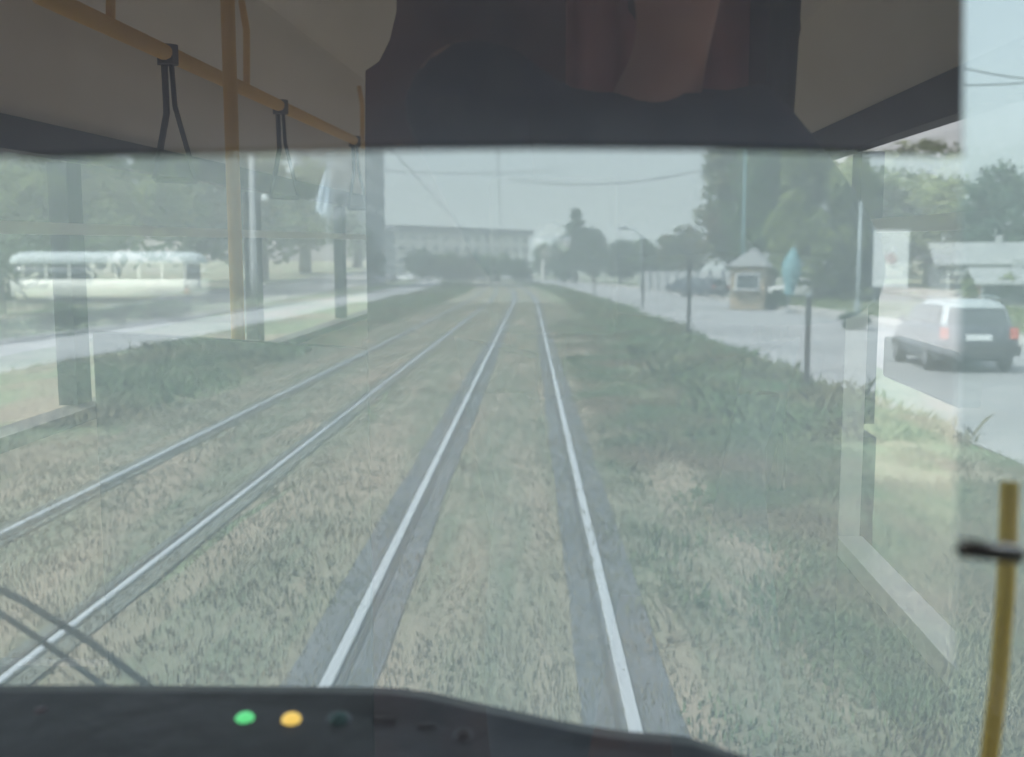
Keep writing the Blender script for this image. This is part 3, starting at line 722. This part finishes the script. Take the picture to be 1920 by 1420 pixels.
# ------------------------------------------------------------------ people
def skin_body(name, joints, edges, m, parent=None, sub=2):
    """joints: name -> (pos, radius); one continuous skinned surface"""
    me = D.meshes.new(name); keys = list(joints)
    me.from_pydata([joints[k][0] for k in keys], [(keys.index(a), keys.index(b)) for a, b in edges], [])
    o = D.objects.new(name, me); COL.objects.link(o)
    if parent: o.parent = parent
    me.materials.append(m)
    o.modifiers.new('skin', 'SKIN'); o.modifiers['skin'].use_smooth_shade = True
    s = o.modifiers.new('sub', 'SUBSURF'); s.levels = sub; s.render_levels = sub
    for i, k in enumerate(keys):
        r = joints[k][1]; r = r if isinstance(r, tuple) else (r, r)
        me.skin_vertices[0].data[i].radius = r
        me.skin_vertices[0].data[i].use_root = (i == 0)
    return o
def photographer():
    X, Y, Z = .12, -.42, 1.06
    o = empty('person', (X, Y, Z), 'person in a dark navy jacket holding a film camera, mirrored in the cab glass', 'person')
    j = {'pelvis': ((0, -.02, .60), .15), 'waist': ((0, .0, .76), .14), 'chest': ((0, .03, .96), (.19, .13)), 'neckb': ((.02, .06, 1.12), .085), 'neck': ((.05, .08, 1.19), .058),
         'jaw': ((.06, .12, 1.27), (.062, .062)), 'head': ((.06, .10, 1.36), (.078, .092)), 'crown': ((.06, .09, 1.44), (.062, .07))}
    e = [('pelvis', 'waist'), ('waist', 'chest'), ('chest', 'neckb'), ('neckb', 'neck'), ('neck', 'jaw'), ('jaw', 'head'), ('head', 'crown')]
    for s, n in ((-1, 'l'), (1, 'r')):
        ez = 1.19 if s < 0 else .86
        j.update({n + 'sh': ((s * .19, .05, 1.07), .085), n + 'el': ((s * (.27 if s < 0 else .33), .20, ez), .08 if s < 0 else .05), n + 'wr': ((s * .055 - .12, .19, .87), .030), n + 'palm': ((s * .045 - .12, .225, .885), (.036, .02)),
                  n + 'hip': ((s * .10, .02, .58), .10), n + 'kn': ((s * .14, .24, .24), .065), n + 'an': ((s * .15, .04, -.12), .042), n + 'to': ((s * .16, .20, -.175), (.045, .03))})
        e += [('chest', n + 'sh'), (n + 'sh', n + 'el'), (n + 'el', n + 'wr'), (n + 'wr', n + 'palm'), ('pelvis', n + 'hip'), (n + 'hip', n + 'kn'), (n + 'kn', n + 'an'), (n + 'an', n + 'to')]
        for q in range(4):
            a = Vector((s * .050 - .12, .24, .925 - q * .021)); b = a + Vector((-s * .022, .028, .004)); c = b + Vector((-s * .030, .004 - .002 * q, .0))
            j[n + 'f%da' % q] = (tuple(a), .0095); j[n + 'f%db' % q] = (tuple(b), .0085); j[n + 'f%dc' % q] = (tuple(c), .0072)
            e += [(n + 'palm', n + 'f%da' % q), (n + 'f%da' % q, n + 'f%db' % q), (n + 'f%db' % q, n + 'f%dc' % q)]
        j[n + 'ta'] = ((s * .04 - .12, .225, .93), .011); j[n + 'tb'] = ((s * .03 - .12, .22, .95), .009)
        e += [(n + 'palm', n + 'ta'), (n + 'ta', n + 'tb')]
    skin_body('body', j, e, M['skin'], o, 2)
    # jacket: follows torso and sleeves
    J = {k: (j[k][0], (tuple(r * 1.32 for r in j[k][1]) if isinstance(j[k][1], tuple) else j[k][1] * 1.42)) for k in ('pelvis', 'waist', 'chest', 'neckb', 'lsh', 'lel', 'lwr', 'rsh', 'rel', 'rwr')}
    skin_body('jacket', J, [('pelvis', 'waist'), ('waist', 'chest'), ('chest', 'neckb'), ('chest', 'lsh'), ('lsh', 'lel'), ('lel', 'lwr'), ('chest', 'rsh'), ('rsh', 'rel'), ('rel', 'rwr')], M['navy'], o)
    T = {k: (j[k][0], j[k][1] * 1.4 if not isinstance(j[k][1], tuple) else j[k][1]) for k in ('pelvis', 'lhip', 'lkn', 'lan', 'rhip', 'rkn', 'ran')}
    skin_body('trousers', T, [('pelvis', 'lhip'), ('lhip', 'lkn'), ('lkn', 'lan'), ('pelvis', 'rhip'), ('rhip', 'rkn'), ('rkn', 'ran')], M['trouser'], o)
    h = MB().ball((.06, .065, 1.415), .112, 3, (.82, .98, .92)); h.ball((.06, .02, 1.34), .09, 2, (.85, .8, 1.1)); h.build('hair', M['hair'], o, True)
    MB().ball((.06, .205, 1.335), .016, 2, (.8, 1.2, 1.6)).build('nose', M['skin'], o, True)
    MB().ball((.06, .192, 1.285), .02, 2, (1.3, .4, .35)).build('mouth', M['lip'], o, True)
    for s in (-1, 1):
        MB().ball((.06 + s * .032, .184, 1.365), .010, 2, (1.2,.6,.6)).build('eye', M['wallp'], o, True)
        MB().ball((.06 + s * .032, .194, 1.365), .005, 1).build('pupil', M['hair'], o, True)
        MB().ball((.06 + s * .083, .095, 1.345), .028, 2, (.35, .7, 1.1)).build('ear', M['skin'], o, True)
    fc = empty('film_camera', (0, -.085, 1.974), 'black hand held film camera, mirrored in the cab glass', 'camera')
    MB().box((0, -.03, 0), (.17, .09, .21), bev=.012).build('body', M['frame'], fc)
    MB().box((0, -.03, -.15), (.035, .045, .09), bev=.008).build('grip', M['frame'], fc)
    MB().tube([(0, .015, .02), (0, .06, .02)], .024, 20).build('lens', M['chrome'], fc, True)
photographer()
def walker():
    g = G(352, 590)
    o = empty('person', (g.x, g.y, 0), 'person in dark clothes standing in the grass before the pale bus', 'person', rz=R(200))
    j = {'pelvis': ((0, 0, .95), .14), 'waist': ((0, 0, 1.1), .125), 'chest': ((0, .01, 1.33), (.17, .12)), 'neck': ((0, .0, 1.50), .055), 'jaw': ((0, .02, 1.58), .062), 'head': ((0, .01, 1.67), .082), 'crown': ((0, 0, 1.74), .06)}
    e = [('pelvis', 'waist'), ('waist', 'chest'), ('chest', 'neck'), ('neck', 'jaw'), ('jaw', 'head'), ('head', 'crown')]
    for s, n in ((-1, 'l'), (1, 'r')):
        j.update({n + 'sh': ((s * .19, 0, 1.42), .06), n + 'el': ((s * .25, -.02, 1.14), .042), n + 'wr': ((s * .26, .06, .90), .03), n + 'ha': ((s * .26, .08, .82), (.03, .018)),
                  n + 'hi': ((s * .10, 0, .90), .09), n + 'kn': ((s * .11, .03 * s, .50), .058), n + 'an': ((s * .12, .05 * s, .09), .04), n + 'to': ((s * .13, .05 * s + .16, .04), .035)})
        e += [('chest', n + 'sh'), (n + 'sh', n + 'el'), (n + 'el', n + 'wr'), (n + 'wr', n + 'ha'), ('pelvis', n + 'hi'), (n + 'hi', n + 'kn'), (n + 'kn', n + 'an'), (n + 'an', n + 'to')]
    skin_body('body', j, e, M['skin'], o, 1)
    g_ = lambda ks, q: {k: (j[k][0], tuple(r * q for r in j[k][1]) if isinstance(j[k][1], tuple) else j[k][1] * q) for k in ks}
    skin_body('coat', g_(('pelvis', 'waist', 'chest', 'lsh', 'lel', 'lwr', 'rsh', 'rel', 'rwr'), 1.25), [('pelvis', 'waist'), ('waist', 'chest'), ('chest', 'lsh'), ('lsh', 'lel'), ('lel', 'lwr'), ('chest', 'rsh'), ('rsh', 'rel'), ('rel', 'rwr')], M['weed'], o, 1)
    skin_body('trousers', g_(('pelvis', 'lhi', 'lkn', 'lan', 'rhi', 'rkn', 'ran'), 1.22), [('pelvis', 'lhi'), ('lhi', 'lkn'), ('lkn', 'lan'), ('pelvis', 'rhi'), ('rhi', 'rkn'), ('rkn', 'ran')], M['trouser'], o, 1)
    MB().ball((0, -.02, 1.70), .10, 2, (.85, .95, .9)).build('hair', M['hair'], o, True)
    o.scale = (.8, .8, .75)
walker()

# ------------------------------------------------------------------ the tram round the viewer
FL = .85; XL, XR = -1.50, .80; WT = CAM.z + .34; CE = CAM.z + .95; SI = CAM.z - .52; YB, YF = -9.0, 1.45
TR = empty('tram_cab', (0, 0, 0), 'inside of the tram, dark driver panel, blind and glass around the view', 'tram')
def part(name, mb, m, par=None, smooth=False, label=None): return mb.build(name, M[m], par or TR, smooth, label)
part('floor', MB().box(((XL + XR) / 2, (YB + YF) / 2, FL - .05), (XR - XL + .12, YF - YB, .1)), 'floor')
mb = MB(); xm = (XL + XR) / 2
prof = [(XL, WT), (XL + .12, WT + .30), (XL + .42, CE - .08), (xm, CE), (XR - .42, CE - .08), (XR - .12, WT + .30), (XR, WT)]
outp = [(XR + .07, WT), (XR + .02, WT + .36), (XR - .38, CE + .02), (xm, CE + .12), (XL + .38, CE + .02), (XL - .02, WT + .36), (XL - .07, WT)]
mb.prism([(x, YB, z) for x, z in prof + outp], (0, YF - YB, 0))
part('ceiling', mb, 'ceil')
for s, xw in ((-1, XL), (1, XR)):
    DY = YF if s < 0 else -1.66
    part('side_wall', MB().box((xw + s * .035, (YB + DY) / 2, (FL + SI) / 2), (.07, DY - YB, SI - FL)), 'wallp' if s < 0 else 'darkp')
    if s > 0:
        part('door_panel', MB().box((xw + .035, (DY + YF) / 2, (FL + CAM.z - .83) / 2), (.07, YF - DY, CAM.z - .83 - FL)), 'darkp')
        part('door_glass', MB().quad([(xw + .045, DY + .04, CAM.z - .82), (xw + .045, YF - .1, CAM.z - .82), (xw + .045, YF - .1, SI), (xw + .045, DY + .04, SI)]), 'sideglass')
    # dark rubber header strip over the windows, pillars, transom
    part('window_header', MB().box((xw - s * .01, (YB + 0.6) / 2, WT - .03), (.05, .6 - YB, .09)), 'frame')
    part('window_sill', MB().box((xw - s * .015, (YB + DY) / 2, SI + .02), (.09, DY - YB, .04)), 'frame')
    ys_ = (-8.9, -7.4, -5.9, -3.9, -1.93, .2, 1.40) if s < 0 else (-8.9, -7.3, -5.7, -4.3, -3.0, -1.70, .55, 1.40)
    for y in ys_: part('window_pillar', MB().box((xw + s * .03, y, (SI + .04 + WT - .08) / 2), (.06, .10, WT - SI - .12)), 'frame')
    part('transom', MB().box((xw + s * .01, (YB + .5) / 2, CAM.z + .06), (.03, .5 - YB, .035)), 'trim')
    for a_, b_ in zip(ys_, ys_[1:]):
        part('side_window', MB().quad([(xw + s * .045, a_ + .051, SI + .04), (xw + s * .045, b_ - .051, SI + .04), (xw + s * .045, b_ - .051, WT - .08), (xw + s * .045, a_ + .051, WT - .08)]), 'sideglass')
part('rear_wall', MB().box((xm, YB - .04, (FL + CE) / 2), (XR - XL, .08, CE - FL)), 'wallp')
# handrails and straps
def rz_(x, z): return Vector((x, 0, z))
HX, HZ = -1.08, CAM.z + .53
part('handrail', MB().tube([(HX, -8.5, HZ), (HX, -4, HZ), (HX, -.9, HZ)], .022, 12), 'yellow', smooth=True)
for y in (-8, -6, -4.4, -2.35, -1.25):
    part('rail_bracket', MB().tube([(HX, y, HZ), (HX, y - .02, HZ + .2), (HX - .02, y - .04, CE - .12)], .012, 8), 'yellow', smooth=True)
part('handrail', MB().tube([(.42, -8.5, HZ), (.42, -2.2, HZ)], .017, 12), 'yellow', smooth=True)
for y in (-1.62, -2.78, -4.2, -5.6):
    s_ = MB(); yy = y
    s_.tube([(HX, yy, HZ + .022), (HX, yy, HZ - .03)], .03, 8)
    s_.tube([(HX - .01, yy, HZ - .03), (HX - .005, yy + .01, HZ - .16), (HX - .03, yy + .05, HZ - .34)], .009, 6)
    s_.tube([(HX + .01, yy, HZ - .03), (HX + .015, yy, HZ - .14), (HX + .05, yy - .05, HZ - .34)], .007, 6)
    s_.tube([(HX - .03, yy + .05, HZ - .34), (HX + .05, yy - .05, HZ - .34)], .009, 6)
    part('hanging_strap', s_, 'strap')
for x, y in ((-.835, -1.38), (-.75, -4.6), (.35, -4.6)):
    part('stanchion', MB().tube([(x, y, FL), (x, y, CE - .02)], .0175, 12), 'yellow', smooth=True)
# added dark panel in the figure's outline, darkens the mirrored view
bk = [(775, 20), (762, 70), (742, 108), (716, 125), (712, 300), (712, 1500), (1604, 1500), (1604, 440), (1478, 432), (1522, 290), (1520, 262), (1498, 225), (1490, 130), (1506, 60), (1502, 20), (1500, -300), (780, -300)]
def mir(px, py, d): return Vector(((px - 1075) / F * d, 1.4 - d, CAM.z + (456 - py) / F * d))
part('silhouette_panel', MB().prism([mir(x, y, 2.2) for x, y in bk], (0, -.04, 0)), 'darkp')
cm = MB(); prev = None
for k in range(25):
    t = k / 24; px_ = 1085 + t * 330
    row = [cm.bm.verts.new(mir(px_, y_, 2.16 + .02 * math.sin(k * 1.15))) for y_ in (-300, 60, 150 + 75 * t, 185 + 60 * t, 600, 1100)]
    if prev:
        for a_ in range(5): cm.bm.faces.new((prev[a_], prev[a_ + 1], row[a_ + 1], row[a_]))
    prev = row
cu = part('curtain', cm, 'curt', smooth=True); cu.modifiers.new('thickness', 'SOLIDIFY').thickness = .004
part('low_darkening_panel', MB().prism([mir(178, 610, 2.2), mir(710, 640, 2.2), mir(710, 1500, 2.2), mir(-260, 1500, 2.2), mir(-260, 1280, 2.2), mir(178, 1280, 2.2)], (0, -.04, 0)), 'frame')  # added panel that keeps the lower mirror image dark
part('door_post', MB().tube([mir(1475, 900, 2.14), mir(1470, 240, 2.14), mir(1478, 20, 2.14), mir(1480, -300, 2.14)], .028, 12), 'frame')
# cream trim at the right hand step and small beige box
ts = MB(); ts.box((XR - .01, -1.63, CAM.z - .42), (.06, .05, .78)); ts.box((XR - .01, -.1, CAM.z - .81), (.07, 3.0, .05)); part('step_trim', ts, 'trim')
part('heater_box', MB().box((XR - .03, -.93, CAM.z - .245), (.05, .5, .095), bev=.008), 'trim')
# seats
def seat(x, y, back=True, h=.45):
    b_ = MB().box((x, y, FL + h), (.42, .42, .07), bev=.02); s0 = part('seat', b_, 'seat')
    s1 = MB().box((x, y - .22, FL + h + .33), (.42, .05, .55), Euler((R(6), 0, 0)), bev=.02).build('backrest', M['seat'], s0)
    MB().tube([(x, y, FL), (x, y, FL + h - .03)], .03, 10).build('pedestal', M['steel'], s0)
for y in (-3.1, -4.0, -4.9): seat(.5, y)
for y in (-6.2, -7.1): seat(-1.2, y)
# partition glass with the dark blind behind it.  Its normal leans a hair to the right and up, as the mirror image shows
PY = .70
q = Vector((-41 / F, -1, -26 / F)).normalized()             # normal towards the viewer, half the shift of the mirrored vanishing point
def on_pane(px, py, off=0.0):
    v = RM @ Vector(((px - 960) / F, -(py - 710) / F, -1)); p0 = Vector((0, PY + off, CAM.z))
    return CAM + v * ((p0 - CAM).dot(q) / v.dot(q))
part('partition_glass', MB().quad([on_pane(-3390, -480), on_pane(-3040, -1340), on_pane(1828, -1340), on_pane(1780, 1700), on_pane(-3390, 1700)]), 'pane')
part('dimming_pane', MB().quad([on_pane(1830, -1340, .002), on_pane(3200, -1340, .002), on_pane(3200, 1700, .002), on_pane(1782, 1700, .002)]), 'tint')  # added grey pane, dims the view right of the partition
bp = [(-3400, 380), (-900, 318), (35, 293), (400, 286), (722, 276), (1000, 273), (1320, 275), (1600, 283), (1805, 287), (1822, -1350), (-3050, -1350), (-3400, -480)]
part('sun_blind', MB().prism([on_pane(x, y, .03) for x, y in bp], (0, .004, 0)), 'blind')
part('blind_rod', MB().tube([on_pane(x, y + 1, .032) for x, y in bp[2:9]], .0022, 6), 'frame')
# latch on the edge of the glass and yellow grip pole right of it
a = on_pane(1798, 1028); b = on_pane(1850, 1034); c = on_pane(1915, 1042)
lt = part('latch', MB().tube([a, b, c], .0055, 12), 'frame', smooth=True)
up = Vector((0, -.002, .0048)); MB().tube([a + up, b + up, c + up], .0022, 8).build('latch_edge', M['chrome'], lt, True)
part('grip_pole', MB().tube([P(1893, 905, .98), P(1886, 1100, .98), P(1872, 1280, .98), P(1850, 1460, .98), P(1830, 1700, .98)], .0082, 14), 'yellow2', smooth=True)
# windscreen, front wall, dash
SB = CAM.z - .66
part('windscreen', MB().quad([(XL, YF - .10, SB), (XR, YF - .10, SB), (XR, YF - .06, CAM.z + .46), (XL, YF - .06, CAM.z + .46)]), 'screen')
part('front_header', MB().box((xm, YF - .04, (CAM.z + .46 + CE + .05) / 2), (XR - XL, .06, CE + .05 - CAM.z - .46)), 'frame')
part('front_wall', MB().box((xm, YF - .05, (FL + SB) / 2), (XR - XL, .08, SB - FL)), 'dash')
def dp(px, py):   # tilted instrument panel, leaning away at the top
    t = (py - 1295) / 125.0
    return P(px, py, 1.16 - .09 * t)
dpoly = [(-1500, 1296), (300, 1298), (600, 1300), (730, 1302), (800, 1311), (900, 1334), (1000, 1356), (1100, 1377), (1180, 1388), (1300, 1398), (1420, 1440), (1420, 1900), (-1500, 1900)]
ds = part('dashboard', MB().prism([dp(x, y) for x, y in dpoly], (0, .05, -.012)), 'dash')
def lamp(px, py, m, rr=.0105, name='indicator_lamp', lab=None):
    c = dp(px, py); ax = (dp(px, py + 20) - dp(px, py - 20)).cross(Vector((1, 0, 0))).normalized()
    if ax.y > 0: ax = -ax
    bz = MB().tube([c - ax * .002, c + ax * .004, c + ax * .005], [rr * 1.28, rr * 1.28, rr * 1.1], 24).build('lamp_bezel', M['chromed'], ds, True)
    l_ = MB().ball((0, 0, 0), rr, 3, (1, 1, .55)); bmesh.ops.transform(l_.bm, matrix=Matrix.Translation(c + ax * .005) @ ax.to_track_quat('Z', 'Y').to_matrix().to_4x4(), verts=l_.bm.verts)
    return l_.build(name, m, bz, True, lab)
M['chromed'] = mat('dull_chrome', (.12, .13, .15), (.09, .10, .11), 8, .3, metal=.9)
lamp(460, 1356, emit_mat('green_lens', (.10, .60, .20), .75), lab='lit green lamp')
lamp(547, 1357, emit_mat('yellow_lens', (.75, .50, .10), .75), lab='lit yellow lamp')
lamp(636, 1356, mat('teal_lens', (.02, .10, .09), (.02, .08, .08), 5, .25), lab='unlit teal lamp')
lamp(78, 1346, mat('red_lens', (.08, .02, .03), (.06, .02, .03), 5, .2), lab='unlit dark red lamp')
lamp(868, 1384, mat('black_knob', (.02, .02, .025), (.02, .02, .02), 5, .2), .008, 'knob')
for px, py, w0, h0 in ((270, 1348, .030, .010), (360, 1352, .012, .012), (720, 1350, .024, .009), (800, 1362, .02, .008)):
    c = dp(px, py); MB().box(c + Vector((0, -.004, 0)), (w0, .006, h0), bev=.0015).build('switch', M['frame'], ds)
# wipers outside the windscreen
wy = YF + .01
w1 = part('wiper', MB().tube([P(-120, 1072, wy), P(40, 1176, wy), P(120, 1232, wy), P(230, 1312, wy)], .0045, 8), 'frame')
w2 = part('wiper', MB().tube([P(-120, 1050, wy + .02), P(40, 1125, wy + .02), P(170, 1205, wy + .02), P(320, 1318, wy + .02)], .0055, 8), 'frame')

# ------------------------------------------------------------------ haze
HZ_D = 0.0018
hm = D.materials.new('haze'); hm.use_nodes = True; n = hm.node_tree.nodes; n.clear()
pv = n.new('ShaderNodeVolumePrincipled'); pv.inputs['Color'].default_value = (.95, .98, 1, 1); pv.inputs['Density'].default_value = HZ_D
pv.inputs['Anisotropy'].default_value = .2
oo = n.new('ShaderNodeOutputMaterial'); hm.node_tree.links.new(pv.outputs[0], oo.inputs['Volume'])
hb = MB().box((0, 1900, 24), (3200, 4300, 50.2)); 
h_ = hb.build('haze', hm); tag(h_, 'thin pale haze in the air over the whole street', 'haze', kind='stuff')
